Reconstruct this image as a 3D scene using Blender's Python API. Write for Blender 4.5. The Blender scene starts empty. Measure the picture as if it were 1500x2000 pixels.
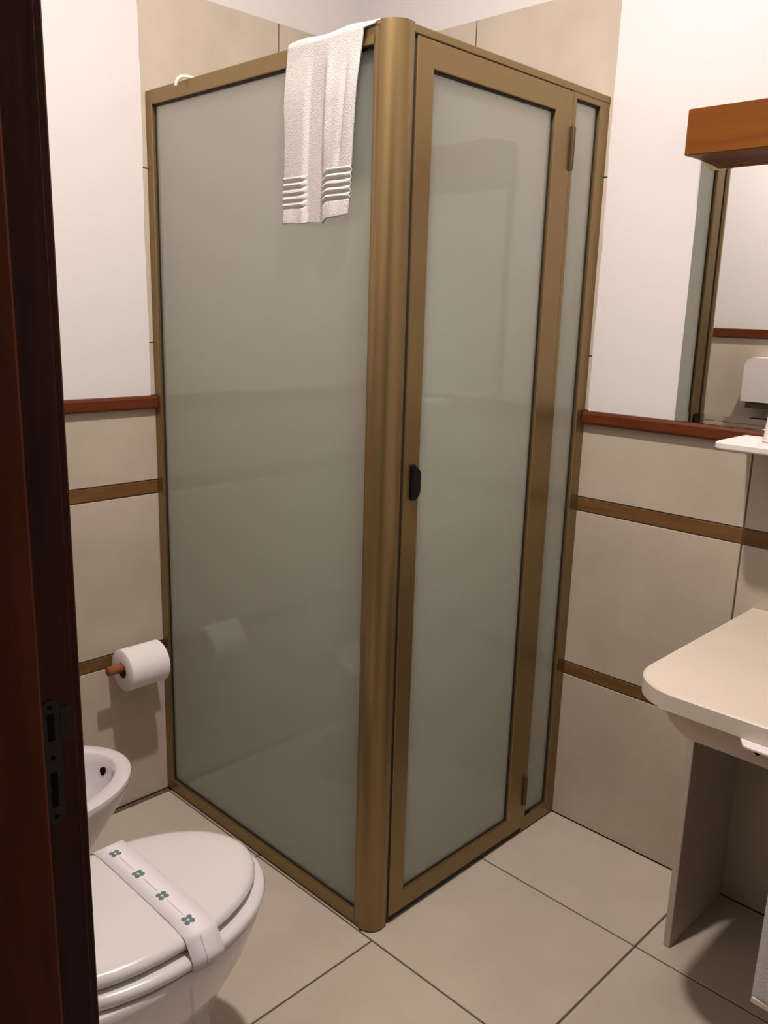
import bpy, bmesh, math, random
from mathutils import Vector, Matrix
random.seed(7)
SC = bpy.context.scene
COL = SC.collection

# ------------------------------------------------------------------ camera
cam_d = bpy.data.cameras.new('camera')
cam = bpy.data.objects.new('camera', cam_d)
COL.objects.link(cam)
_r = Vector((0.7023, -0.7114, 0.0280)); _f = Vector((0.6980, 0.6790, -0.2287)).normalized()
_r = (_r - _r.dot(_f) * _f).normalized(); _u = _r.cross(_f)
M = Matrix.Identity(4)
for i in range(3):
    M[i][0] = _r[i]; M[i][1] = _u[i]; M[i][2] = -_f[i]
M.translation = Vector((-1.170, -1.1427, 1.3551))
cam.matrix_world = M
cam_d.sensor_fit = 'VERTICAL'; cam_d.sensor_height = 36.0; cam_d.sensor_width = 27.0
cam_d.lens = 1671.26 / 2000 * 36.0
cam_d.clip_start = 0.02
SC.camera = cam

# ------------------------------------------------------------------ light
LAMP = Vector((-0.30, -0.28, 2.64))
LAMP_STRENGTH = 2480.0
LAMP_COLOUR = (1.0, 0.90, 0.83)
w = bpy.data.worlds.new('world'); SC.world = w; w.use_nodes = True
w.node_tree.nodes['Background'].inputs[0].default_value = (1.0, 0.82, 0.66, 1)
w.node_tree.nodes['Background'].inputs[1].default_value = 0.015
SC.view_settings.view_transform = 'Standard'; SC.view_settings.look = 'None'
SC.view_settings.exposure = 0.0; SC.view_settings.gamma = 1.0
SC.view_settings.use_curve_mapping = False
try:
    SC.cycles.use_denoising = True
    SC.cycles.denoiser = 'OPENIMAGEDENOISE'
    SC.cycles.max_bounces = 10; SC.cycles.diffuse_bounces = 6
    SC.cycles.caustics_reflective = True
    SC.cycles.sample_clamp_indirect = 6.0
    SC.cycles.blur_glossy = 0.3
except Exception:
    pass

# room measures (metres): the shower's outer corner post stands at the origin
XB, YA, XC, YD = 0.72, 0.8335, -0.85, -1.40
CEIL = 2.65
H = 1.85

# ------------------------------------------------------------------ materials
def new_mat(name):
    m = bpy.data.materials.new(name); m.use_nodes = True
    nt = m.node_tree
    return m, nt, nt.nodes['Principled BSDF']
def sv(b, **k):
    for a, v in k.items():
        a = a.replace('_', ' ')
        if a in b.inputs:
            b.inputs[a].default_value = v if not (isinstance(v, tuple) and len(v) == 3) else (*v, 1)
def plain(name, col, rough=0.5, metal=0.0, coat=0.0, spec=0.5, bump=0.0, bscale=200, vary=0.0, vscale=6, vcol=None):
    m, nt, b = new_mat(name)
    sv(b, Base_Color=col, Roughness=rough, Metallic=metal, Coat_Weight=coat, Specular_IOR_Level=spec)
    N, L = nt.nodes, nt.links
    tc = N.new('ShaderNodeTexCoord')
    if vary > 0 or vcol:
        n = N.new('ShaderNodeTexNoise'); n.inputs['Scale'].default_value = vscale; n.inputs['Detail'].default_value = 5
        L.new(tc.outputs['Object'], n.inputs['Vector'])
        r = N.new('ShaderNodeValToRGB')
        c2 = vcol or tuple(c * (1 - vary) for c in col)
        r.color_ramp.elements[0].position = 0.35; r.color_ramp.elements[0].color = (*c2, 1)
        r.color_ramp.elements[1].position = 0.65; r.color_ramp.elements[1].color = (*col, 1)
        L.new(n.outputs[0], r.inputs[0]); L.new(r.outputs[0], b.inputs['Base Color'])
    if bump > 0:
        n2 = N.new('ShaderNodeTexNoise'); n2.inputs['Scale'].default_value = bscale; n2.inputs['Detail'].default_value = 3
        L.new(tc.outputs['Object'], n2.inputs['Vector'])
        bp = N.new('ShaderNodeBump'); bp.inputs['Strength'].default_value = bump; bp.inputs['Distance'].default_value = 0.002
        L.new(n2.outputs[0], bp.inputs['Height']); L.new(bp.outputs[0], b.inputs['Normal'])
    return m
def wood(name, c1, c2, scale=(1, 14, 14), rough=0.35, coat=0.3, spec=0.5):
    m, nt, b = new_mat(name)
    N, L = nt.nodes, nt.links
    tc = N.new('ShaderNodeTexCoord'); mp = N.new('ShaderNodeMapping'); mp.inputs['Scale'].default_value = scale
    L.new(tc.outputs['Object'], mp.inputs['Vector'])
    n = N.new('ShaderNodeTexNoise'); n.inputs['Scale'].default_value = 3.0; n.inputs['Detail'].default_value = 6; n.inputs['Distortion'].default_value = 0.6
    L.new(mp.outputs[0], n.inputs['Vector'])
    r = N.new('ShaderNodeValToRGB')
    r.color_ramp.elements[0].position = 0.3; r.color_ramp.elements[0].color = (*c1, 1)
    r.color_ramp.elements[1].position = 0.7; r.color_ramp.elements[1].color = (*c2, 1)
    L.new(n.outputs[0], r.inputs[0]); L.new(r.outputs[0], b.inputs['Base Color'])
    sv(b, Roughness=rough, Coat_Weight=coat, Coat_Roughness=0.25, Specular_IOR_Level=spec)
    return m
def tile_mat(name, c1, c2, rough, spec=0.5, scale=5.0):
    m, nt, b = new_mat(name)
    N, L = nt.nodes, nt.links
    tc = N.new('ShaderNodeTexCoord'); oi = N.new('ShaderNodeObjectInfo')
    ad = N.new('ShaderNodeVectorMath'); ad.operation = 'MULTIPLY_ADD'
    L.new(oi.outputs['Random'], ad.inputs[0]); ad.inputs[1].default_value = (9, 5, 7)
    L.new(tc.outputs['Object'], ad.inputs[2])
    n = N.new('ShaderNodeTexNoise'); n.inputs['Scale'].default_value = scale; n.inputs['Detail'].default_value = 6; n.inputs['Roughness'].default_value = 0.6
    L.new(ad.outputs[0], n.inputs['Vector'])
    r = N.new('ShaderNodeValToRGB')
    r.color_ramp.elements[0].position = 0.30; r.color_ramp.elements[0].color = (*c1, 1)
    r.color_ramp.elements[1].position = 0.70; r.color_ramp.elements[1].color = (*c2, 1)
    L.new(n.outputs[0], r.inputs[0]); L.new(r.outputs[0], b.inputs['Base Color'])
    sv(b, Roughness=rough, Specular_IOR_Level=spec)
    return m
def frosted_glass(name):
    m = bpy.data.materials.new(name); m.use_nodes = True
    nt = m.node_tree; N, L = nt.nodes, nt.links
    N.remove(N['Principled BSDF']); out = N['Material Output']
    d = N.new('ShaderNodeBsdfDiffuse'); d.inputs[0].default_value = (0.36, 0.365, 0.32, 1)
    t = N.new('ShaderNodeBsdfTranslucent'); t.inputs[0].default_value = (0.91, 0.935, 0.91, 1)
    mx = N.new('ShaderNodeMixShader'); mx.inputs[0].default_value = 0.90
    L.new(d.outputs[0], mx.inputs[1]); L.new(t.outputs[0], mx.inputs[2])
    g = N.new('ShaderNodeBsdfGlossy'); g.inputs['Roughness'].default_value = 0.03
    fr = N.new('ShaderNodeFresnel'); fr.inputs[0].default_value = 1.5
    m2 = N.new('ShaderNodeMixShader')
    ge = N.new('ShaderNodeNewGeometry'); sb = N.new('ShaderNodeMath'); sb.operation = 'SUBTRACT'; sb.use_clamp = True   # no inner reflections in the etched glass
    L.new(fr.outputs[0], sb.inputs[0]); L.new(ge.outputs['Backfacing'], sb.inputs[1])
    L.new(sb.outputs[0], m2.inputs[0]); L.new(mx.outputs[0], m2.inputs[1]); L.new(g.outputs[0], m2.inputs[2])
    L.new(m2.outputs[0], out.inputs['Surface'])
    return m
def emissive(name, col, s):
    m, nt, b = new_mat(name)
    sv(b, Base_Color=(0.9, 0.9, 0.9), Emission_Color=col, Emission_Strength=s)
    return m

MT = dict(
    plaster=plain('white_plaster', (0.63, 0.605, 0.605), 0.85, spec=0.2, bump=0.15, bscale=60),
    grout=plain('brown_grout', (0.11, 0.085, 0.06), 0.9, spec=0.1, vary=0.2, vscale=30),
    wgrout=plain('wall_grout', (0.13, 0.10, 0.075), 0.9, spec=0.1, vary=0.2, vscale=30),
    floor_tile=tile_mat('beige_floor_tile', (0.425, 0.365, 0.295), (0.485, 0.42, 0.345), 0.40),
    wall_tile=tile_mat('beige_wall_tile', (0.415, 0.355, 0.28), (0.50, 0.43, 0.355), 0.30),
    border=wood('brown_border_tile', (0.11, 0.052, 0.016), (0.17, 0.085, 0.027), (2, 2, 30), 0.4, 0.0, 0.3),
    rail=wood('reddish_rail_wood', (0.078, 0.0165, 0.0035), (0.115, 0.0265, 0.006), (1.5, 1.5, 25), 0.4, 0.0, 0.25),
    valance=wood('orange_brown_wood', (0.122, 0.033, 0.0008), (0.165, 0.048, 0.0014), (6, 1.2, 14), 0.5, 0.0, 0.15),
    stop=wood('reddish_mahogany', (0.055, 0.011, 0.0030), (0.090, 0.0185, 0.0050), (20, 20, 1.5), 0.55, 0.0, 0.12),
    jamb=wood('dark_mahogany', (0.022, 0.0052, 0.0022), (0.046, 0.0105, 0.0042), (20, 20, 1.5), 0.55, 0.0, 0.12),
    holder=wood('holder_wood', (0.20, 0.055, 0.015), (0.28, 0.085, 0.028), (1, 10, 10), 0.45, 0.0, 0.3),
    bronze=plain('bronze_aluminium', (0.26, 0.178, 0.078), 0.36, metal=0.75, vary=0.06, vscale=3),
    hinge=plain('hinge_bronze', (0.10, 0.065, 0.035), 0.45, metal=0.6, vary=0.1),
    gasket=plain('black_gasket', (0.018, 0.012, 0.009), 0.7, vary=0.1),
    black=plain('black_plastic', (0.006, 0.005, 0.005), 0.4, vary=0.1, spec=0.2),
    glass=frosted_glass('frosted_glass'),
    ceramic=plain('white_ceramic', (0.62, 0.585, 0.60), 0.12, coat=0.4, vary=0.01),
    seat=plain('white_seat_plastic', (0.60, 0.57, 0.57), 0.18, coat=0.3, vary=0.01),
    paper=plain('white_paper', (0.74, 0.71, 0.71), 0.85, spec=0.1, bump=0.2, bscale=300, vary=0.02),
    band=plain('band_paper', (0.68, 0.65, 0.67), 0.7, spec=0.2, vary=0.01),
    mark=plain('green_print', (0.10, 0.165, 0.16), 0.7, vary=0.15, vscale=200),
    lilac=plain('lilac_print', (0.42, 0.38, 0.44), 0.7, vary=0.05),
    core=plain('cardboard', (0.20, 0.13, 0.085), 0.9, vary=0.1),
    terry=plain('white_terry', (0.50, 0.475, 0.46), 0.95, spec=0.1, bump=0.6, bscale=420, vary=0.03, vscale=40),
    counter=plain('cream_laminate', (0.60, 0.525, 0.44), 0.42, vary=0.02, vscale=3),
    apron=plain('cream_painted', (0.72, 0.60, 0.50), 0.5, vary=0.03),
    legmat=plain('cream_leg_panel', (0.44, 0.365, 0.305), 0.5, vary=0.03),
    whiteplastic=plain('white_plastic', (0.68, 0.645, 0.625), 0.35, vary=0.01),
    mirror=plain('mirror_silver', (0.86, 0.86, 0.845), 0.0, metal=1.0),
    hook=plain('cream_plastic', (0.70, 0.65, 0.54), 0.4, vary=0.02),
    steel=plain('dull_steel', (0.026, 0.022, 0.018), 0.6, metal=0.2, vary=0.15, vscale=30, spec=0.2),
    dark=plain('dark_hole', (0.006, 0.004, 0.004), 0.9, vary=0.1, spec=0.1),
    bulb=emissive('bulb_glow', LAMP_COLOUR, LAMP_STRENGTH),
)

# ------------------------------------------------------------------ helpers
def link(name, bm, mat, parent=None, smooth=False):
    me = bpy.data.meshes.new(name)
    bmesh.ops.recalc_face_normals(bm, faces=bm.faces)
    bm.to_mesh(me); bm.free()
    me.materials.append(MT[mat])
    if smooth:
        for p in me.polygons: p.use_smooth = True
        try: me.set_sharp_from_angle(angle=math.radians(40))
        except Exception: pass
    o = bpy.data.objects.new(name, me); COL.objects.link(o)
    if parent: o.parent = parent
    return o
def tag(o, label, cat, group=None, kind=None):
    o['label'] = label; o['category'] = cat
    if group: o['group'] = group
    if kind: o['kind'] = kind
    return o
def empty(name, loc, label, cat, group=None):
    o = bpy.data.objects.new(name, None); COL.objects.link(o); o.empty_display_size = 0.05
    o.location = loc
    return tag(o, label, cat, group)
class Rel:
    """parts are written in room coordinates; this moves them under their thing"""
    def __init__(s, o): s.o = o; s.off = Vector(o.location)
def put(child, root):
    child.parent = root
    child.matrix_parent_inverse = Matrix.Translation(-Vector(root.location)) if root.parent is None else Matrix.Identity(4)
    return child
def box(bm, x0, x1, y0, y1, z0, z1, bev=0.0, seg=1):
    x0, x1 = min(x0, x1), max(x0, x1); y0, y1 = min(y0, y1), max(y0, y1); z0, z1 = min(z0, z1), max(z0, z1)
    vs = [bm.verts.new((x, y, z)) for x in (x0, x1) for y in (y0, y1) for z in (z0, z1)]
    fs = [(0, 1, 3, 2), (4, 6, 7, 5), (0, 4, 5, 1), (2, 3, 7, 6), (0, 2, 6, 4), (1, 5, 7, 3)]
    faces = [bm.faces.new([vs[i] for i in f]) for f in fs]
    if bev > 0:
        es = list({e for f in faces for e in f.edges})
        bmesh.ops.bevel(bm, geom=es, offset=bev, segments=seg, profile=0.5, affect='EDGES', clamp_overlap=True)
def bx(*a, **k):
    bm = bmesh.new(); box(bm, *a, **k); return bm
def loft(bm, rings, cap0=True, cap1=True, closed=True):
    R = [[bm.verts.new(p) for p in r] for r in rings]
    n = len(R[0])
    for a, b in zip(R, R[1:]):
        for i in range(n if closed else n - 1):
            j = (i + 1) % n
            bm.faces.new((a[i], a[j], b[j], b[i]))
    if cap0: bm.faces.new(R[0][::-1])
    if cap1: bm.faces.new(R[-1])
    return R
def tube(bm, pts, r, n=10, caps=True):
    pts = [Vector(p) for p in pts]; rings = []
    ref = Vector((0, 0, 1))
    for i, p in enumerate(pts):
        t = (pts[min(i + 1, len(pts) - 1)] - pts[max(i - 1, 0)]).normalized()
        a = t.cross(ref)
        if a.length < 1e-3: a = t.cross(Vector((1, 0, 0)))
        a.normalize(); b = t.cross(a)
        rr = r[i] if isinstance(r, (list, tuple)) else r
        rings.append([p + rr * (math.cos(2 * math.pi * k / n) * a + math.sin(2 * math.pi * k / n) * b) for k in range(n)])
    loft(bm, rings, caps, caps)
def egg(xf, xb, yc, hw, z, n=48, xc=None, pb=2.6):
    """outline of a toilet / bidet seen from above: elliptical front at xf, squarer back at xb"""
    if xc is None: xc = xf - 0.21
    out = []
    for i in range(n):
        a = 2 * math.pi * i / n
        c, s = math.cos(a), math.sin(a)
        if c >= 0:
            x = xc + (xf - xc) * c; y = hw * s
        else:
            x = xc - (xc - xb) * abs(c) ** (2 / pb); y = hw * math.copysign(abs(s) ** (2 / pb), s)
        out.append(Vector((x, yc + y, z)))
    return out
def prism(bm, pts, axis, a0, a1):
    """extrude a 2-D outline along x, y or z"""
    def P(p, a):
        return {'x': (a, p[0], p[1]), 'y': (p[0], a, p[1]), 'z': (p[0], p[1], a)}[axis]
    loft(bm, [[P(p, a0) for p in pts], [P(p, a1) for p in pts]])

# ------------------------------------------------------------------ setting: floor
fl = tag(link('floor', bx(-1.75, XB + 0.12, YD - 0.12, YA + 0.12, -0.10, -0.0025), 'grout'),
         'beige tiled bathroom floor with thin dark joints', 'floor', kind='structure')
_tile_cache = {}
def place_tile(name, parent, x0, x1, y0, y1, z0, z1, mat, bev=0.0012):
    key = (mat, round(x1 - x0, 4), round(y1 - y0, 4), round(z1 - z0, 4))
    c = Vector(((x0 + x1) / 2, (y0 + y1) / 2, (z0 + z1) / 2))
    if key not in _tile_cache:
        bm = bx(-(x1 - x0) / 2, (x1 - x0) / 2, -(y1 - y0) / 2, (y1 - y0) / 2, -(z1 - z0) / 2, (z1 - z0) / 2, bev=bev)
        o = link(name, bm, mat); _tile_cache[key] = o.data
    else:
        o = bpy.data.objects.new(name, _tile_cache[key]); COL.objects.link(o)
    o.parent = parent; o.location = c
    return o
TX, TY, G = 0.411, 0.414, 0.0045
X0, Y0 = -0.004, -0.010
for i in range(-4, 3):
    for j in range(-4, 4):
        x0, x1 = X0 + i * TX + G / 2, X0 + (i + 1) * TX - G / 2
        y0, y1 = Y0 + j * TY + G / 2, Y0 + (j + 1) * TY - G / 2
        xa, xb_, ya, yb = max(x0, -1.74), min(x1, XB - 0.001), max(y0, YD + 0.001), min(y1, YA - 0.001)
        if xa < XC - 0.12 or xa < XC - 0.12: pass
        if xb_ - xa < 0.02 or yb - ya < 0.02: continue
        if i >= 0 and j == -1: yb = 0.030                    # runs on under the door sill
        if i >= 0 and j == 0: ya = 0.0345
        # tiles passing under wall_left are only laid inside the room and in the doorway
        if xb_ < XC - 0.001 and ya > -0.45: continue
        if xa < XC and ya > -0.46: xa = XC + 0.001
        place_tile('floor_tile', fl, xa, xb_, ya, yb, -0.0095, 0.0, 'floor_tile')

# ------------------------------------------------------------------ setting: walls
TH = 0.008
def struct(name, bm, mat, label, cat):
    return tag(link(name, bm, mat), label, cat, kind='structure')
wa = struct('wall_back', bx(XC - 0.14, XB + 0.14, YA + TH, YA + 0.15, -0.1, CEIL), 'plaster',
            'back wall, white plaster above beige tiles, behind toilet roll and shower', 'wall')
wb = struct('wall_right', bx(XB + TH, XB + 0.15, YD - 0.15, YA + TH, -0.1, CEIL), 'plaster',
            'right wall, white plaster above beige tiles, carrying mirror and vanity', 'wall')
bm = bmesh.new()
box(bm, XC - 0.13, XC, -0.4245, YA + TH, -0.1, CEIL)
box(bm, XC - 0.13, XC, -1.3105, -0.4245, 2.1205, CEIL)
box(bm, XC - 0.13, XC, YD, -1.3105, -0.1, CEIL)
wc = struct('wall_left', bm, 'plaster', 'left wall with the doorway, behind toilet and bidet, seen in the mirror', 'wall')
wd = struct('wall_front', bx(XC - 0.13, XB + TH, YD - 0.15, YD, -0.1, CEIL), 'plaster',
            'front wall out of frame on the right', 'wall')
struct('ceiling', bx(XC - 0.13, XB + 0.15, YD - 0.15, YA + 0.15, CEIL, CEIL + 0.1), 'plaster', 'plain white bathroom ceiling above the shower', 'ceiling')

def backing(parent, bm): return link('tile_bed', bm, 'wgrout', parent)
g = 0.002
RAIL_T, RAIL_B = 1.127, 1.092
rows_low = [(0.002, 0.417, 'wall_tile', 'wall_tile'), (0.420, 0.4515, 'border', 'border_tile'),
            (0.4545, 0.868, 'wall_tile', 'wall_tile'), (0.871, 0.904, 'border', 'border_tile'),
            (0.907, RAIL_B + 0.004, 'wall_tile', 'wall_tile')]
rows_high = rows_low[:4] + [(0.907, 1.259, 'wall_tile', 'wall_tile'), (1.262, 1.675, 'wall_tile', 'wall_tile'), (1.678, 2.091, 'wall_tile', 'wall_tile')]
def tile_wall(parent, axis, face, out, u_joints, rows):
    """axis 'x': wall running along x at y=face ; out = +1/-1 side into the wall"""
    zt = rows[-1][1]; zb = rows[0][0] - 0.002
    if axis == 'x':
        backing(parent, bx(u_joints[0], u_joints[-1], face + out * 0.0025, face + out * TH, zb, zt))
    else:
        backing(parent, bx(face + out * 0.0025, face + out * TH, u_joints[0], u_joints[-1], zb, zt))
    for a, b in zip(u_joints, u_joints[1:]):
        for z0, z1, mat, nm in rows:
            gg = g if mat == 'wall_tile' else 0.0006
            d = 0.0 if mat == 'wall_tile' else 0.0
            if axis == 'x':
                place_tile(nm, parent, a + gg, b - gg, face, face + out * 0.006, z0, z1, mat, 0.001)
            else:
                place_tile(nm, parent, face, face + out * 0.006, a + gg, b - gg, z0, z1, mat, 0.001)
tile_wall(wa, 'x', YA, 1, [XC, -0.410, 0.008], rows_low)
tile_wall(wa, 'x', YA, 1, [0.008, 0.408, XB + TH], rows_high[:4])
tile_wall(wa, 'x', YA, 1, [-0.0150, 0.408, XB + TH], [(RAIL_T + 0.0005, 1.259, 'wall_tile', 'wall_tile')] + rows_high[5:])
tile_wall(wa, 'x', YA, 1, [0.008, 0.408, XB + TH], [(0.907, RAIL_B + 0.004, 'wall_tile', 'wall_tile')])
tile_wall(wb, 'y', XB, 1, [YD, -1.263, -0.843, -0.424, 0.008], rows_low)
tile_wall(wb, 'y', XB, 1, [0.008, 0.414, YA + TH], rows_high[:4])
tile_wall(wb, 'y', XB, 1, [-0.0100, 0.414, YA + TH], [(RAIL_T + 0.0005, 1.259, 'wall_tile', 'wall_tile')] + rows_high[5:])
tile_wall(wb, 'y', XB, 1, [0.008, 0.414, YA + TH], [(0.907, RAIL_B + 0.004, 'wall_tile', 'wall_tile')])
rows_left = [(0.002, 0.417, 'wall_tile', 'wall_tile'), (0.420, 0.868, 'wall_tile', 'wall_tile'), (0.871, 1.291, 'wall_tile', 'wall_tile')]
for a, b in ((-0.375, 0.03), (0.03, 0.44), (0.44, YA)):
    for z0, z1, mat, nm in rows_left:
        place_tile(nm, wc, XC + 0.0, XC + 0.006, a + g, b - g, z0, z1, mat, 0.001)
# plaster edge that laps the tiles beside the shower frame (rough filler on both sides)
# the plaster above the rail is a coat flush with the tiles, its edge beside the shower is rough
def filler(parent, axis, face, u0, u1, z0, z1):
    bm = bmesh.new(); n = 40; ra = []; rb = []
    for k in range(n + 1):
        z = z0 + (z1 - z0) * k / n
        j = 0.0010 * math.sin(k * 0.45) + 0.0006 * math.sin(k * 1.7) + random.uniform(-0.0006, 0.0006)
        if axis == 'x':
            ra.append([(u0, face - 0.0015, z), (u1 + j, face - 0.0015, z), (u1 + j, face + TH, z), (u0, face + TH, z)])
        else:
            ra.append([(face - 0.0015, u0, z), (face - 0.0015, u1 + j, z), (face + TH, u1 + j, z), (face + TH, u0, z)])
    loft(bm, ra)
    return link('plaster_coat', bm, 'plaster', parent)
filler(wa, 'x', YA, XC, -0.0125, RAIL_T, CEIL)
filler(wb, 'y', XB, YD, -0.0075, RAIL_T, CEIL)

# wooden rails
def rail_profile(sgn):   # (depth from face, z)
    return [(0.0, RAIL_B), (0.0155, RAIL_B + 0.003), (0.0175, RAIL_B + 0.008), (0.0175, RAIL_T - 0.007), (0.0115, RAIL_T - 0.0005), (-TH, RAIL_T), (-TH, RAIL_B)]
bm = bmesh.new(); prism(bm, [(YA - d, z) for d, z in rail_profile(1)], 'x', XC, -0.0015)
tag(link('trim_1', bm, 'rail'), 'reddish wooden rail on the back wall above the toilet roll', 'trim', kind='structure')
bm = bmesh.new(); prism(bm, [(XB - d, z) for d, z in rail_profile(1)], 'y', YD, -0.0015)
tag(link('trim_2', bm, 'rail'), 'reddish wooden rail on the right wall under the mirror', 'trim', kind='structure')
tag(link('trim_3', bx(XC, XC + 0.018, -0.375, YA, 1.293, 1.326, bev=0.003), 'rail'), 'dark wooden rail on the left wall, seen only in the mirror', 'trim', kind='structure')

# ------------------------------------------------------------------ setting: door frame
door = bpy.data.objects.new('door_1', None); COL.objects.link(door)
door.location = (XC, -0.447, 0)
tag(door, 'dark mahogany door frame at the left edge with a strike plate', 'door frame', kind='structure')
JX0, JX1 = XC - 0.16, XC + 0.0
bm = bmesh.new()
box(bm, JX0, JX1, -0.4465, -0.425, 0.0, 2.12, bev=0.0008)
put(link('door_jamb', bm, 'jamb'), door)
put(link('door_jamb', bx(JX0, JX1, -1.31, -1.288, 0.0, 2.12, bev=0.002), 'jamb'), door)
put(link('door_head', bx(JX0, JX1, -1.288, -0.4465, 2.098, 2.12, bev=0.002), 'jamb'), door)
put(link('door_stop', bx(JX0, JX1 - 0.034, -0.459, -0.4465, 0.0, 2.098, bev=0.003), 'stop'), door)
put(link('door_casing', bx(XC, XC + 0.0, -0.44, -0.38, 0, 2.1) if False else bx(XC - 0.001, XC + 0.010, -0.4405, -0.380, 0.0, 2.16, bev=0.002), 'jamb'), door)
# strike plate on the rabbet, rounded ends, lip at the latch
sp_bm = bmesh.new()
zc0, zc1, xc, hw = 0.889, 1.011, JX1 - 0.0235, 0.0085
pts = []
for k in range(13):
    a = math.pi * k / 12; pts.append((xc + hw * math.cos(a), zc1 - hw + hw * math.sin(a)))
for k in range(13):
    a = math.pi + math.pi * k / 12; pts.append((xc + hw * math.cos(a), zc0 + hw + hw * math.sin(a)))
prism(sp_bm, pts, 'y', -0.4480, -0.4464)
box(sp_bm, xc + 0.0084, JX1 - 0.004, -0.44795, -0.4464, 0.966, 1.001, bev=0.0005)
sp = put(link('strike_plate', sp_bm, 'steel'), door); sp['label'] = 'dull steel strike plate with two slots'
def sub(child, par, root):
    child.parent = par
    return child
for z0, z1 in ((0.972, 0.998), (0.906, 0.941)):
    sub(link('latch_slot', bx(xc - 0.0032, xc + 0.0032, -0.4484, -0.4478, z0, z1, bev=0.0002), 'dark'), sp, door)
for z in (0.955, 0.8965, 1.0045):
    bm = bmesh.new(); tube(bm, [(xc, -0.4478, z), (xc, -0.4486, z)], 0.0022, 10)
    sub(link('screw', bm, 'dark'), sp, door)
bm = bmesh.new(); tube(bm, [(JX1 - 0.031, -0.4464, 0.875), (JX1 - 0.031, -0.4470, 0.875)], 0.0022, 10)
put(link('knot', bm, 'dark'), door)

# ------------------------------------------------------------------ ceiling lamp (out of frame, lights the room)
lamp = empty('ceiling_lamp', (LAMP.x, LAMP.y, CEIL), 'recessed ceiling light with round glowing bulb in a white ring, out of frame', 'lamp')
def lring(r, z, n=24): return [Vector((LAMP.x + r * math.cos(2 * math.pi * k / n), LAMP.y + r * math.sin(2 * math.pi * k / n), z)) for k in range(n)]
bm = bmesh.new()
R_ = [[bm.verts.new(p) for p in lring(r, z)] for r, z in ((0.045, CEIL - 0.0005), (0.065, CEIL - 0.0005), (0.062, CEIL - 0.006), (0.045, CEIL - 0.006))]; R_.append(R_[0])
for a, b in zip(R_, R_[1:]):
    for i in range(24): bm.faces.new((a[i], a[(i + 1) % 24], b[(i + 1) % 24], b[i]))
put(link('trim_ring', bm, 'whiteplastic', smooth=True), lamp)
bm = bmesh.new(); rb = 0.040
loft(bm, [lring(rb * math.cos(t), CEIL - 0.002 - 0.010 * math.sin(t)) for t in (0, 0.2, 0.4, 0.6, 0.8, 1.0, 1.2, 1.4, 1.55)])
put(link('bulb', bm, 'bulb', smooth=True), lamp)

# ------------------------------------------------------------------ shower enclosure
sh = empty('shower_enclosure', (0, 0, 0), 'bronze framed corner shower enclosure with frosted glass panels and one door', 'shower')
def part(name, bm, mat, root, smooth=False): return put(link(name, bm, mat, smooth=smooth), root)
# corner post: two flats with a rounded, ribbed nose
pp = []
nose = []
R = 0.036
prof = [(0.0, 0.051), (0.0, 0.040), (-0.0018, 0.0385), (-0.0018, 0.034)]
for k in range(13):
    a = math.pi + (math.pi / 2) * k / 12
    nose.append((-0.0018 + R + R * math.cos(a), -0.0018 + R + R * math.sin(a)))
prof = [(0.0, 0.0515), (0.0, 0.040), (-0.0018, 0.0375)] + nose + [(0.0375, -0.0018), (0.040, 0.0), (0.0485, 0.0), (0.0485, 0.028), (0.030, 0.0515)]
bm = bmesh.new(); prism(bm, prof, 'z', 0.004, H + 0.004)
part('corner_post', bm, 'bronze', sh, smooth=True)

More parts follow.
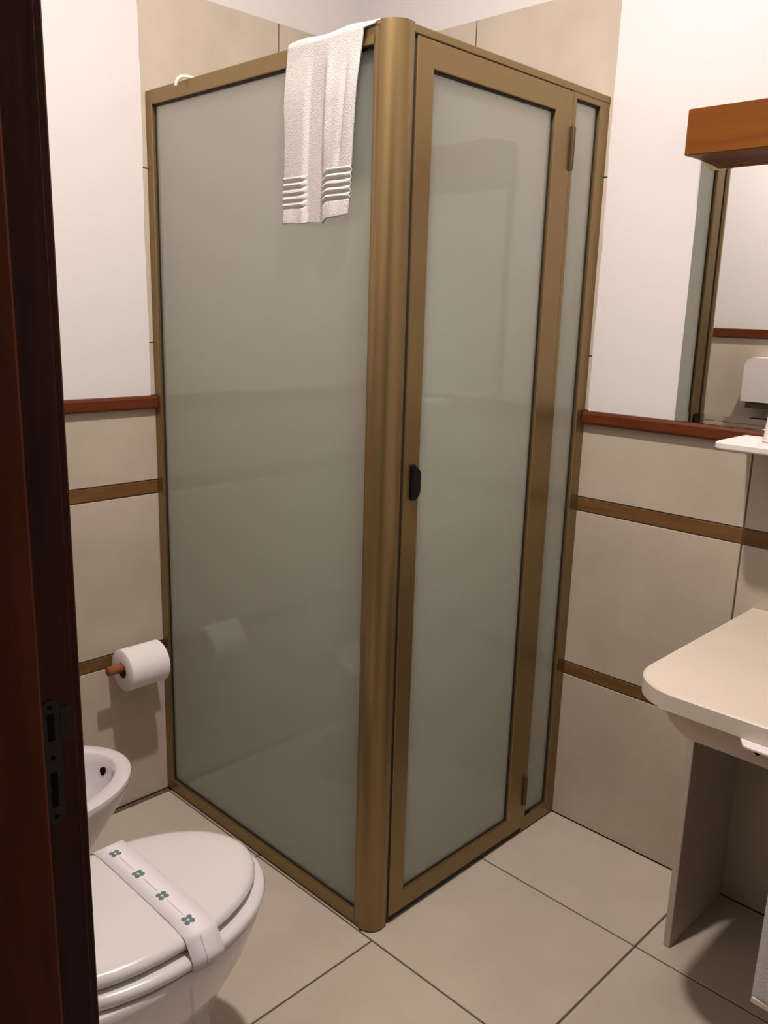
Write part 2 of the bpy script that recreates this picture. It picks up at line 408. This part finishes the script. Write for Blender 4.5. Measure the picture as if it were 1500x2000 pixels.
def framed(root, name, axis, u0, u1, z0, z1, w_l, w_r, w_t, w_b, d0, d1, pane_d, bev=0.002, pane_name='glass_pane'):
    """a rectangular frame with a recessed pane. axis 'y': plane x=const ; 'x': plane y=const ; d = depth behind the outer face"""
    def B(bm, a0, a1, e0, e1, zz0, zz1, **k):
        if axis == 'y': box(bm, e0, e1, a0, a1, zz0, zz1, **k)
        else: box(bm, a0, a1, e0, e1, zz0, zz1, **k)
    bm = bmesh.new()
    # mitred frame as one solid: outer and inner rectangles
    def rect(a0, a1, zz0, zz1, d):
        L = [(a0, zz0), (a1, zz0), (a1, zz1), (a0, zz1)]
        return [Vector((d, a, z)) if axis == 'y' else Vector((a, d, z)) for a, z in L]
    iu0, iu1, iz0, iz1 = u0 + w_l, u1 - w_r, z0 + w_b, z1 - w_t
    c = 0.0015
    rings = [rect(u0, u1, z0, z1, d1), rect(u0, u1, z0, z1, d0 + c), rect(u0 + c, u1 - c, z0 + c, z1 - c, d0),
             rect(iu0 - c, iu1 + c, iz0 - c, iz1 + c, d0), rect(iu0, iu1, iz0, iz1, d0 + c), rect(iu0, iu1, iz0, iz1, d1)]
    rings.append(rings[0])
    R_ = [[bm.verts.new(p) for p in r] for r in rings[:-1]]; R_.append(R_[0])
    for a, b in zip(R_, R_[1:]):
        for i in range(4):
            j = (i + 1) % 4; bm.faces.new((a[i], a[j], b[j], b[i]))
    fr = part(name, bm, 'bronze', root)
    # gasket: thin dark band between frame and pane
    bm = bmesh.new(); t = 0.0045
    gd = pane_d - 0.002
    rr = [rect(iu0 - 0.0005, iu1 + 0.0005, iz0 - 0.0005, iz1 + 0.0005, pane_d + 0.007), rect(iu0 - 0.0005, iu1 + 0.0005, iz0 - 0.0005, iz1 + 0.0005, gd),
          rect(iu0 + t, iu1 - t, iz0 + t, iz1 - t, gd), rect(iu0 + t, iu1 - t, iz0 + t, iz1 - t, pane_d + 0.007)]
    R_ = [[bm.verts.new(p) for p in r] for r in rr]; R_.append(R_[0])
    for a, b in zip(R_, R_[1:]):
        for i in range(4):
            j = (i + 1) % 4; bm.faces.new((a[i], a[j], b[j], b[i]))
    sub(link('gasket', bm, 'gasket'), fr, root)
    bm = bmesh.new(); B(bm, iu0 + t, iu1 - t, pane_d, pane_d + 0.004, iz0 + t, iz1 - t)
    sub(link(pane_name, bm, 'glass'), fr, root)
    return fr
# left fixed panel (plane x = 0)
framed(sh, 'left_panel', 'y', 0.0515, YA - 0.001, 0.004, H, 0.001, 0.0275, 0.033, 0.033, 0.0, 0.030, 0.010)
# door leaf, then the narrow side panel
leaf = framed(sh, 'shower_door', 'x', 0.0585, 0.5665, 0.018, 1.836, 0.0460, 0.0655, 0.048, 0.047, 0.0005, 0.030, 0.010)
framed(sh, 'side_panel', 'x', 0.5680, XB - 0.001, 0.004, 1.838, 0.0145, 0.038, 0.013, 0.040, 0.002, 0.030, 0.012)
part('head_rail', bx(0.0490, XB - 0.001, 0.0005, 0.030, 1.8375, H + 0.002, bev=0.0015), 'bronze', sh)
part('sill_rail', bx(0.0490, 0.567, 0.006, 0.030, 0.002, 0.015, bev=0.001), 'gasket', sh)
# dark closing strip between post and leaf
part('door_seal', bx(0.0490, 0.0582, 0.004, 0.028, 0.016, 1.837), 'gasket', sh)
# handle: bevelled black plate
bm = bmesh.new()
hp = [(x - 0.006, z) for x, z in ((0.082, 1.054), (0.088, 1.058), (0.105, 1.044), (0.108, 1.037), (0.108, 1.000), (0.105, 0.992), (0.092, 0.983), (0.084, 0.985), (0.082, 0.993))]
prism(bm, hp, 'y', -0.007, 0.0004)
h = link('door_handle', bm, 'black'); sub(h, leaf, sh); h['label'] = 'small black pull handle'
for z0, z1 in ((1.672, 1.765), (0.085, 0.170)):
    bm = bmesh.new(); box(bm, 0.5635, 0.5725, -0.0045, 0.0004, z0, z1, bev=0.001)
    tube(bm, [(0.568, -0.005, z0 + 0.003), (0.568, -0.005, z1 - 0.003)], 0.0035, 8)
    hg = link('hinge', bm, 'hinge'); sub(hg, leaf, sh)
# shower tray inside
bm = bmesh.new()
def rr(x0, x1, y0, y1, z): return [Vector(p) for p in ((x0, y0, z), (x1, y0, z), (x1, y1, z), (x0, y1, z))]
a, b_, c_, d_ = 0.034, XB - 0.002, 0.034, YA - 0.002
loft(bm, [rr(a, b_, c_, d_, 0.0005), rr(a, b_, c_, d_, 0.045), rr(a + .05, b_ - .05, c_ + .05, d_ - .05, 0.045), rr(a + .07, b_ - .07, c_ + .07, d_ - .07, 0.018)])
tray = put(link('shower_tray', bm, 'ceramic'), sh)
bm = bmesh.new(); tube(bm, [(0.36, 0.42, 0.0175), (0.36, 0.42, 0.021)], 0.035, 20)
sub(link('drain_cover', bm, 'steel'), tray, sh)

# ------------------------------------------------------------------ hand towel over the shower rail
tw = empty('hand_towel', (0, 0.18, H), 'white terry hand towel folded over the top of the frosted shower panel', 'towel')
def sstep(a, b, x):
    t = min(1, max(0, (x - a) / (b - a))); return t * t * (3 - 2 * t)
def towel_mesh():
    bm = bmesh.new()
    path = []           # (x, z, s) ; s = distance below the rail on the front side
    zb = 1.522
    n = 190
    for k in range(n + 1):
        z = zb + (H - 0.004 - zb) * k / n
        path.append((-0.0055, z, (H - z), 0))
    for k in range(1, 10):
        a = math.pi * k / 10
        path.append((0.0155 - 0.021 * math.cos(a), H - 0.004 + 0.0135 * math.sin(a), 0, k / 10))
    for k in range(0, 26):
        z = H - 0.004 - 0.25 * k / 25
        path.append((0.0365, z, H - z, 1))
    m = 64
    grid = []
    for (x, z, s, back) in path:
        row = []
        f = min(1, s / 0.33)
        yl = 0.291 + 0.002 * math.sin(9 * f) - 0.004 * (1 - f)            # edge towards the wall
        yr = (0.074 + 0.030 * f ** 0.8) * (1 - back) + 0.046 * back       # edge towards the post
        if back: yr = 0.050 + 0.01 * f
        for j in range(m + 1):
            v = j / m
            y = yl + (yr - yl) * v
            xo = 0.0
            if back == 0:
                # folded into thirds: raised left and right layers, a valley in the middle
                edge_l = 0.30 + 0.03 * math.sin(2 + 5 * f) ; edge_r = 0.66 - 0.05 * (1 - f)
                lay = 1 - sstep(edge_l, edge_l + 0.07, v) + sstep(edge_r - 0.07, edge_r, v) * (1 - 0.35 * sstep(0.93, 1.0, v))
                fade = sstep(0.0, 0.12, s)
                xo -= 0.0075 * lay * fade
                # soft pleat running down the right-hand layer
                xo += 0.0065 * math.exp(-((v - (0.86 - 0.06 * f)) / 0.035) ** 2) * sstep(0.03, 0.10, s) * (1 - sstep(0.20, 0.26, s))
                xo -= 0.0035 * math.exp(-((v - 0.60 - 0.06 * f) / 0.06) ** 2) * sstep(0.0, 0.08, s) * (1 - sstep(0.17, 0.24, s))
                xo -= 0.0025 * math.sin(7 * v + 14 * s) * sstep(0.02, 0.1, s) * 0.6
                # woven ribs
                rib = sstep(0.238, 0.242, s) * (1 - sstep(0.297, 0.301, s))
                xo -= 0.0022 * rib * lay * math.sin((s - 0.238) / 0.0124 * 2 * math.pi)
                # flare at the hem
                xo -= 0.004 * sstep(0.29, 0.33, s) * lay * (0.7 + 0.5 * math.sin(17 * v))
                zz = z - 0.004 * lay * f + 0.003 * math.sin(6 * v + 1) * (1 if s > 0.3 else 0)
                zz += 0.010 * sstep(0.62, 0.7, v) * f * (1 if s > 0.2 else s / 0.2)
            else:
                zz = z
                if 0 < back < 1: zz += 0.002 * math.sin(11 * v)
            row.append((x + xo, y, zz))
        grid.append(row)
    V = [[bm.verts.new(p) for p in r] for r in grid]
    for i in range(len(V) - 1):
        for j in range(m):
            bm.faces.new((V[i][j], V[i][j + 1], V[i + 1][j + 1], V[i + 1][j]))
    return bm
o = put(link('terry_cloth', towel_mesh(), 'terry', smooth=True), tw)
md = o.modifiers.new('thick', 'SOLIDIFY'); md.thickness = 0.0045; md.offset = 0.0
# white plastic hook over the same rail
bm = bmesh.new()
hk = [(-0.0165, 0.673, 1.836), (-0.0155, 0.671, 1.843), (-0.012, 0.668, 1.851), (-0.005, 0.665, 1.8560), (0.006, 0.661, 1.8570), (0.030, 0.656, 1.8565), (0.036, 0.655, 1.850), (0.0365, 0.655, 1.80)]
tube(bm, hk, [0.0035, 0.0042, 0.0042, 0.004, 0.0036, 0.0034, 0.0034, 0.0034], 10)
tag(link('plastic_hook', bm, 'hook', smooth=True), 'small cream plastic hook over the shower frame, left of the hand towel', 'hook')

# ------------------------------------------------------------------ toilet roll and holder
RY, RZ = YA - 0.080, 0.443
hol = empty('toilet_roll_holder', (-0.04, YA, RZ), 'brown wooden toilet roll holder on the back wall beside the shower', 'holder')
bm = bmesh.new(); prof = [(-0.068, 0.425), (-0.040, 0.425), (-0.034, 0.435), (-0.034, 0.475), (-0.040, 0.485), (-0.068, 0.485)]
put(link('wall_plate', bx(-0.066, -0.034, YA - 0.010, YA, 0.412, 0.452, bev=0.003), 'holder'), hol)
put(link('holder_arm', bx(-0.052, -0.036, RY - 0.010, YA - 0.0095, RZ - 0.007, RZ + 0.013, bev=0.003), 'holder'), hol)
bm = bmesh.new(); tube(bm, [(-0.0515, RY, RZ + 0.003), (-0.198, RY, RZ + 0.003), (-0.207, RY, RZ + 0.003), (-0.209, RY, RZ + 0.003)], [0.0115, 0.0115, 0.0125, 0.009], 16)
put(link('holder_rod', bm, 'holder', smooth=True), hol)
roll = empty('toilet_roll', (-0.115, RY, RZ), 'white toilet paper roll on the wooden wall holder', 'toilet paper')
bm = bmesh.new(); RO, RI = 0.0545, 0.0205; nn = 40
cz = RZ - 0.0055
rings = []
for x, r in ((-0.168, RI), (-0.168, RO - 0.003), (-0.1655, RO), (-0.060, RO), (-0.0575, RO - 0.003), (-0.0575, RI)):
    rings.append([Vector((x, RY + (r + (0.0008 if k == 3 and r > RI else 0)) * math.cos(2 * math.pi * k / nn), cz + (r + (0.0008 if k == 3 and r > RI else 0)) * math.sin(2 * math.pi * k / nn))) for k in range(nn)])
loft(bm, rings, False, False)
put(link('paper', bm, 'paper', smooth=True), roll)
bm = bmesh.new()
loft(bm, [[Vector((x, RY + r * math.cos(2 * math.pi * k / 24), cz + r * math.sin(2 * math.pi * k / 24))) for k in range(24)]
          for x, r in ((-0.1665, RI), (-0.1665, RI - 0.0015), (-0.059, RI - 0.0015), (-0.059, RI))] , False, False)
put(link('cardboard_core', bm, 'core', smooth=True), roll)
# ------------------------------------------------------------------ toilet
TYC = -0.002
toi = empty('toilet', (-0.60, TYC, 0), 'white ceramic toilet with closed lid sealed by a paper band', 'toilet')
bm = bmesh.new()
S = [  # z, xf, xb, hw
    (0.000, -0.425, -0.845, 0.112), (0.020, -0.428, -0.845, 0.108), (0.090, -0.432, -0.845, 0.100), (0.150, -0.424, -0.845, 0.104),
    (0.185, -0.408, -0.845, 0.114), (0.225, -0.386, -0.845, 0.130), (0.270, -0.364, -0.845, 0.147), (0.310, -0.350, -0.845, 0.158),
    (0.332, -0.343, -0.845, 0.164), (0.340, -0.340, -0.845, 0.166), (0.352, -0.340, -0.845, 0.166), (0.356, -0.343, -0.843, 0.163)]
loft(bm, [egg(xf, xb, TYC, hw, z) for z, xf, xb, hw in S])
put(link('bowl', bm, 'ceramic', smooth=True), toi)
bm = bmesh.new()
S = [(0.3590, -0.338, 0.160), (0.3600, -0.334, 0.164), (0.3645, -0.330, 0.168), (0.3700, -0.329, 0.169), (0.3755, -0.331, 0.167), (0.3795, -0.337, 0.161), (0.3810, -0.350, 0.150)]
loft(bm, [egg(xf, -0.785, TYC, hw, z) for z, xf, hw in S])
put(link('seat', bm, 'seat', smooth=True), toi)
bm = bmesh.new()
S = [(0.3845, -0.362, 0.136), (0.3855, -0.354, 0.143), (0.3890, -0.347, 0.150), (0.3940, -0.345, 0.152), (0.4000, -0.347, 0.150), (0.4045, -0.352, 0.145), (0.4075, -0.362, 0.136), (0.4095, -0.385, 0.115), (0.4105, -0.44, 0.07)]
loft(bm, [egg(xf, -0.785 if hw > 0.13 else (-0.775 if hw > .1 else -0.74), TYC, hw, z) for z, xf, hw in S])
put(link('lid', bm, 'seat', smooth=True), toi)
for y in (-0.075, 0.075):
    bm = bmesh.new()
    tube(bm, [(-0.793, TYC + y - 0.025, 0.376), (-0.793, TYC + y + 0.025, 0.376)], 0.012, 12)
    box(bm, -0.800, -0.786, TYC + y - 0.012, TYC + y + 0.012, 0.354, 0.372)
    put(link('seat_hinge', bm, 'seat', smooth=True), toi)
# pads under the seat keep it off the bowl
for y in (-0.11, 0.11):
    put(link('bumper', bx(-0.60, -0.575, TYC + y - 0.006, TYC + y + 0.006, 0.3555, 0.3592), 'seat'), toi)
    put(link('bumper', bx(-0.60, -0.575, TYC + y * 0.9 - 0.006, TYC + y * 0.9 + 0.006, 0.3808, 0.3850), 'seat'), toi)

# paper band
BX0, BX1 = -0.562, -0.505
pb = empty('paper_band', (-0.533, TYC, 0.41), 'white hygiene paper band with green emblems across the toilet lid', 'paper band')
def lid_top(y):
    q = abs(y) / 0.152
    return 0.4108 - 0.0035 * max(0, (q - 0.45)) ** 2 * 6
prof = []
for k in range(0, 29):
    y = -0.146 + 0.292 * k / 28
    prof.append((TYC + y, 0.4118 - 0.0052 * max(0, abs(y) - 0.09) / 0.056 * (abs(y) > 0.09) * max(0, abs(y) - 0.09) / 0.056))
left = [(TYC - 0.1705, 0.361), (TYC - 0.1712, 0.370), (TYC - 0.1685, 0.378), (TYC - 0.162, 0.387), (TYC - 0.156, 0.396), (TYC - 0.1515, 0.4025)]
right = [(2 * TYC - y, z) for y, z in left[::-1]]
under = [(TYC + 0.166, 0.3592), (TYC + 0.0, 0.3586), (TYC - 0.166, 0.3592)]
prof = left + prof + right
bm = bmesh.new()
A = [bm.verts.new((BX0, y, z)) for y, z in prof]; B = [bm.verts.new((BX1, y, z)) for y, z in prof]
for i in range(len(prof) - 1): bm.faces.new((A[i], A[i + 1], B[i + 1], B[i]))
o = put(link('band_strip', bm, 'band', smooth=True), pb)
md = o.modifiers.new('thick', 'SOLIDIFY'); md.thickness = 0.0006; md.offset = 0.0
def band_z(y):
    for (ya_, za), (yb_, zb_) in zip(prof, prof[1:]):
        if ya_ <= y <= yb_: return za + (zb_ - za) * (y - ya_) / (yb_ - ya_)
    return 0.41
xm = -0.5365
ys = [0.110, 0.031, -0.045, -0.121]
for y in ys:
    bm = bmesh.new()
    for qx in (-1, 1):
        for qy in (-1, 1):
            cx, cy = xm + qx * 0.0046, y + qy * 0.0046
            P_ = []
            for k in range(10):
                a = 2 * math.pi * k / 10
                P_.append((cx + 0.0046 * math.cos(a), cy + 0.0046 * math.sin(a)))
            loft(bm, [[Vector((px_, py_, band_z(py_) + dz)) for px_, py_ in P_] for dz in (0.0, 0.0007)])
    put(link('emblem', bm, 'mark'), pb)
segs = [(0.146, 0.124), (0.095, 0.046), (0.016, -0.030), (-0.060, -0.107)]
for y0, y1 in segs:
    bm = bmesh.new(); z0 = min(band_z(y0), band_z(y1))
    a_ = [(xm - 0.0006, y0, band_z(y0) + 0.0006), (xm + 0.0006, y0, band_z(y0) + 0.0006)]
    b2 = [(xm - 0.0006, y1, band_z(y1) + 0.0006), (xm + 0.0006, y1, band_z(y1) + 0.0006)]
    vs = [bm.verts.new(p) for p in (a_[0], a_[1], b2[1], b2[0])]; bm.faces.new(vs)
    put(link('printed_line', bm, 'lilac'), pb)
bm = bmesh.new()
ll = [(y - 0.0006, z + 0.0003) for y, z in left[:6]]
A = [bm.verts.new((xm - 0.0006, y, z)) for y, z in ll]; B = [bm.verts.new((xm + 0.0006, y, z)) for y, z in ll]
for i in range(5): bm.faces.new((A[i], A[i + 1], B[i + 1], B[i]))
put(link('printed_line', bm, 'lilac'), pb)

# cistern on the left wall (seen in the mirror)
ci = empty('cistern', (XC, -0.02, 1.0), 'white plastic cistern on the left wall above the toilet, seen in the mirror', 'cistern')
bm = bmesh.new()
prof = [(-0.160, 1.055), (0.205, 1.055), (0.205, 1.190), (0.195, 1.212), (0.175, 1.222), (-0.130, 1.222), (-0.150, 1.212), (-0.160, 1.190)]
prism(bm, prof, 'x', XC + 0.006, XC + 0.10)
put(link('tank', bm, 'whiteplastic'), ci)
put(link('tank_shadow', bx(XC + 0.006, XC + 0.085, -0.14, 0.19, 1.030, 1.055), 'wgrout'), ci)  # dark block standing in for the shadow beneath the tank
put(link('lower_dark_strip', bx(XC + 0.006, XC + 0.04, -0.13, 0.185, 0.972, 0.986), 'wgrout'), ci)  # thin strip for the second dark line below the tank
put(link('flush_pipe', bx(XC + 0.008, XC + 0.036, -0.018, 0.010, 0.366, 1.030, bev=0.008), 'whiteplastic'), ci)

# ------------------------------------------------------------------ bidet
BYC = 0.455
bd = empty('bidet', (-0.58, BYC, 0), 'white ceramic bidet beyond the toilet, partly hidden by the door frame', 'bidet')
bm = bmesh.new()
S = [(0.0, -0.47, -0.84, 0.095), (0.02, -0.475, -0.84, 0.092), (0.10, -0.47, -0.84, 0.088), (0.17, -0.455, -0.84, 0.098), (0.23, -0.420, -0.84, 0.118),
     (0.29, -0.378, -0.84, 0.138), (0.340, -0.345, -0.84, 0.152), (0.368, -0.331, -0.84, 0.158), (0.378, -0.329, -0.84, 0.159), (0.384, -0.331, -0.84, 0.158), (0.387, -0.336, -0.84, 0.154)]
IN = [(0.3865, -0.357, -0.72, 0.133), (0.383, -0.362, -0.72, 0.128), (0.365, -0.368, -0.715, 0.122), (0.325, -0.385, -0.705, 0.112), (0.285, -0.42, -0.69, 0.092), (0.262, -0.48, -0.65, 0.055), (0.256, -0.54, -0.60, 0.02)]
rings = [egg(xf, xb, BYC, hw, z) for z, xf, xb, hw in S] + [egg(xf, xb, BYC, hw, z) for z, xf, xb, hw in IN[:-1]] + [egg(-0.55, -0.60, BYC, 0.02, 0.257, xc=-0.575, pb=2)]
loft(bm, rings)
put(link('basin_body', bm, 'ceramic', smooth=True), bd)
bm = bmesh.new()
yo = BYC + 0.040
tube(bm, [(-0.3775, BYC + 0.013, 0.3560), (-0.366, BYC + 0.013, 0.3545)], 0.0085, 16)
o = put(link('overflow_hole', bm, 'dark'), bd); o['label'] = 'dark round overflow hole'
bm = bmesh.new(); tube(bm, [(-0.575, BYC, 0.2565), (-0.575, BYC, 0.260)], 0.018, 16)
put(link('drain', bm, 'steel'), bd)
bm = bmesh.new(); tube(bm, [(-0.775, BYC, 0.386), (-0.775, BYC, 0.43), (-0.76, BYC, 0.445), (-0.70, BYC, 0.442), (-0.685, BYC, 0.432)], [0.02, 0.02, 0.016, 0.012, 0.011], 14)
put(link('tap', bm, 'steel', smooth=True), bd)

# ------------------------------------------------------------------ vanity
va = empty('vanity', (0.45, -0.9, 0), 'cream vanity counter with rounded front corner against the right wall', 'vanity')
VY1 = -1.33
CT, CB = 0.731, 0.699
def counter_outline(inset=0.0):
    x_b, x_f, y_l, y_r, r = XB - 0.001, 0.150 + inset, -0.4655 - inset, VY1, 0.095
    pts = [(x_b, y_l)]
    for k in range(13):
        a = math.pi / 2 + (math.pi / 2) * k / 12
        pts.append((x_f + r + r * math.cos(a), y_l - r + r * math.sin(a)))
    pts += [(x_f, y_r), (x_b, y_r)]
    return pts
bm = bmesh.new()
ol = counter_outline(); NB = 40
bc = (0.44, -0.905); ba, bb = 0.175, 0.255
def ell(s, z): return [Vector((bc[0] + ba * s * math.cos(2 * math.pi * k / NB), bc[1] + bb * s * math.sin(2 * math.pi * k / NB), z)) for k in range(NB)]
def annulus(z, inset):
    o_ = counter_outline(inset)
    vo = [bm.verts.new((x, y, z)) for x, y in o_]; vi = [bm.verts.new(p) for p in ell(0.97, z)]
    es = [bm.edges.new((vo[i], vo[(i + 1) % len(vo)])) for i in range(len(vo))] + [bm.edges.new((vi[i], vi[(i + 1) % NB])) for i in range(NB)]
    bmesh.ops.triangle_fill(bm, use_beauty=True, use_dissolve=False, edges=es)
    return vo, vi
vo, vi = annulus(CT, 0.003)
vo2, vi2 = annulus(CB, 0.0)
ring = [bm.verts.new((x, y, CT - 0.003)) for x, y in counter_outline(0.0)]
for A, B in ((vo, ring), (ring, vo2), (vi, vi2)):
    for i in range(len(A)):
        j = (i + 1) % len(A); bm.faces.new((A[i], A[j], B[j], B[i]))
put(link('countertop', bm, 'counter'), va)
# apron under the top with a scooped left end
bm = bmesh.new()
ax_, az0, az1 = 0.205, 0.634, CB + 0.001
pts = [(-0.512, az1)]
for k in range(9):
    t = k / 8
    pts.append((-0.514 - 0.070 * (t ** 1.3), az1 - 0.006 - (az1 - 0.006 - az0) * math.sin(t * math.pi / 2) ** 0.9))
pts += [(VY1, az0), (VY1, az1)]
prism(bm, pts, 'x', ax_, ax_ + 0.030)
put(link('apron', bm, 'apron'), va)
# side leg panel
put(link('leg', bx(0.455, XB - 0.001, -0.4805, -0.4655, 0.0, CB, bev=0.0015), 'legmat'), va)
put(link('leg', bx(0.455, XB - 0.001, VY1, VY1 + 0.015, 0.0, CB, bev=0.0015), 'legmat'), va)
# flat towel rail: a thin board that sticks out from under the front edge, chamfered corner
bm = bmesh.new()
pts = [(0.2045, -0.671), (0.166, -0.672), (0.158, -0.674), (0.129, -0.691), (0.126, -0.697), (0.126, VY1 + 0.05), (0.2045, VY1 + 0.05)]
loft(bm, [[Vector((x, y, z)) for x, y in pts] for z in (0.6955, 0.6985)])
o = put(link('towel_rail', bm, 'whiteplastic'), va)
bm = bmesh.new(); tube(bm, [(0.2055, -0.690, 0.655), (0.2035, -0.690, 0.655)], 0.0038, 12)
put(link('screw_hole', bm, 'dark'), va)
# basin set in the top
ba_ = empty('washbasin', (bc[0], bc[1], CT), 'white oval washbasin sunk in the vanity, almost out of frame', 'washbasin')
bm = bmesh.new()
loft(bm, [ell(1.0, CT + 0.0005), ell(1.01, CT + 0.004), ell(0.995, CT + 0.008), ell(0.955, CT + 0.008), ell(0.93, CT + 0.002), ell(0.88, CT - 0.04), ell(0.72, CT - 0.09), ell(0.35, CT - 0.125), ell(0.1, CT - 0.13)], False, True)
o = put(link('bowl', bm, 'ceramic', smooth=True), ba_)
bm = bmesh.new(); tube(bm, [(bc[0], bc[1], CT - 0.130), (bc[0], bc[1], CT - 0.127)], 0.02, 16)
put(link('drain', bm, 'steel'), ba_)

# towel hanging from the bar
tb = empty('bath_towel', (0.12, -0.93, 0.70), 'white towel hanging from the flat rail under the vanity, at the right edge', 'towel')
bm = bmesh.new(); G_ = []
tz = 0.291
path = [(0.108 + 0.008 * k / 40, tz + (0.692 - tz) * k / 40) for k in range(41)] + [(0.1165, 0.699), (0.1195, 0.7035), (0.126, 0.7047), (0.147, 0.7047)]
for k, (px_, pz_) in enumerate(path):
    row = []
    for j in range(29):
        v = j / 28
        y = -0.768 - 0.33 * v
        wv = 0.006 * math.sin(9 * v + 0.6) * max(0, 1 - k / 40)
        row.append(bm.verts.new((px_ - wv - 0.002, y, pz_)))
    G_.append(row)
for a, b in zip(G_, G_[1:]):
    for j in range(28): bm.faces.new((a[j], a[j + 1], b[j + 1], b[j]))
o = put(link('terry_cloth', bm, 'terry', smooth=True), tb)
md = o.modifiers.new('thick', 'SOLIDIFY'); md.thickness = 0.007; md.offset = 0
o = put(link('hem', bx(0.0965, 0.1180, -1.096, -0.7675, 0.284, 0.296, bev=0.002), 'counter'), tb); o['label'] = 'beige hem band'

# ------------------------------------------------------------------ mirror, valance, shelf, cup
mi = empty('wall_mirror', (XB, -0.6, 1.4), 'large mirror with cut glass edges on the right wall between wooden rail and valance', 'mirror')
MY0, MY1, MZ0, MZ1 = -1.20, -0.2385, RAIL_T + 0.001, 1.690
def mrect(i, x): return [Vector(p) for p in ((x, MY0 + i, MZ0 + i), (x, MY1 - i, MZ0 + i), (x, MY1 - i, MZ1 - i), (x, MY0 + i, MZ1 - i))]
bm = bmesh.new(); loft(bm, [mrect(0, XB - 0.0018), mrect(0, XB - 0.0062), mrect(0.022, XB - 0.0068)], True, False)
put(link('bevelled_edge', bm, 'mirror'), mi)
bm = bmesh.new(); loft(bm, [mrect(0.022, XB - 0.005), mrect(0.022, XB - 0.0068)], True, True)
put(link('mirror_pane', bm, 'mirror'), mi)

vl = empty('lamp_valance', (XB, -0.6, 1.73), 'orange brown wooden light valance above the mirror', 'valance')
VX, VZ0, VZ1, VYL = 0.628, 1.689, 1.779, -0.2395
put(link('front_board', bx(VX, VX + 0.018, -1.20, VYL, VZ0, VZ1, bev=0.0015), 'valance'), vl)
put(link('end_board', bx(VX + 0.0182, XB - 0.0018, VYL - 0.016, VYL, VZ0 + 0.001, VZ1, bev=0.001), 'valance'), vl)
put(link('end_board', bx(VX + 0.0182, XB - 0.0018, -1.20, -1.184, VZ0 + 0.001, VZ1, bev=0.001), 'valance'), vl)
put(link('top_board', bx(VX + 0.0182, XB - 0.0018, -1.184, VYL - 0.016, VZ1 - 0.012, VZ1, bev=0.001), 'valance'), vl)
put(link('bottom_board', bx(VX + 0.0182, XB - 0.0018, -1.184, VYL - 0.016, VZ0 + 0.001, VZ0 + 0.011), 'valance'), vl)

sf = empty('mirror_shelf', (0.62, -0.75, 1.115), 'white plastic shelf with rounded corners below the mirror', 'shelf')
bm = bmesh.new()
sx0, sx1, sy0, sy1, r = 0.540, XB - 0.018, -1.05, -0.408, 0.020
pts = [(sx1, sy1)]
for k in range(9):
    a = math.pi / 2 + math.pi / 2 * k / 8
    pts.append((sx0 + r + r * math.cos(a), sy1 - r + r * math.sin(a)))
pts += [(sx0, sy0), (sx1, sy0)]
def inset(p, d): return [(x + (d if x < 0.6 else 0), y - (d if y > -0.6 else 0)) for x, y in p]
loft(bm, [[Vector((x, y, z)) for x, y in inset(pts, d)] for d, z in ((0.003, 1.1005), (0.0, 1.1035), (0.0, 1.113), (0.003, 1.1155))])
put(link('shelf_plate', bm, 'whiteplastic'), sf)
for y in (-0.5, -0.95):
    put(link('bracket', bx(XB - 0.060, XB - 0.0005, y - 0.008, y + 0.008, 1.070, 1.1005), 'whiteplastic'), sf)
cup = empty('tumbler', (0.645, -0.53, 1.1155), 'white upturned plastic tumbler on the shelf at the right edge', 'cup')
bm = bmesh.new()
cc = (0.640, -0.510)
def crc(r, z): return [Vector((cc[0] + r * math.cos(2 * math.pi * k / 32), cc[1] + r * math.sin(2 * math.pi * k / 32), z)) for k in range(32)]
loft(bm, [crc(0.034, 1.117), crc(0.0365, 1.1158), crc(0.0375, 1.1175), crc(0.0365, 1.121), crc(0.031, 1.200), crc(0.0295, 1.204), crc(0.026, 1.206), crc(0.01, 1.2045)], True, True)
put(link('cup_body', bm, 'whiteplastic', smooth=True), cup)
bm = bmesh.new(); rr_ = [crc(0.0376, 1.117), crc(0.0388, 1.1185), crc(0.0376, 1.1215)]
loft(bm, rr_, False, False)
put(link('rim', bm, 'whiteplastic', smooth=True), cup)
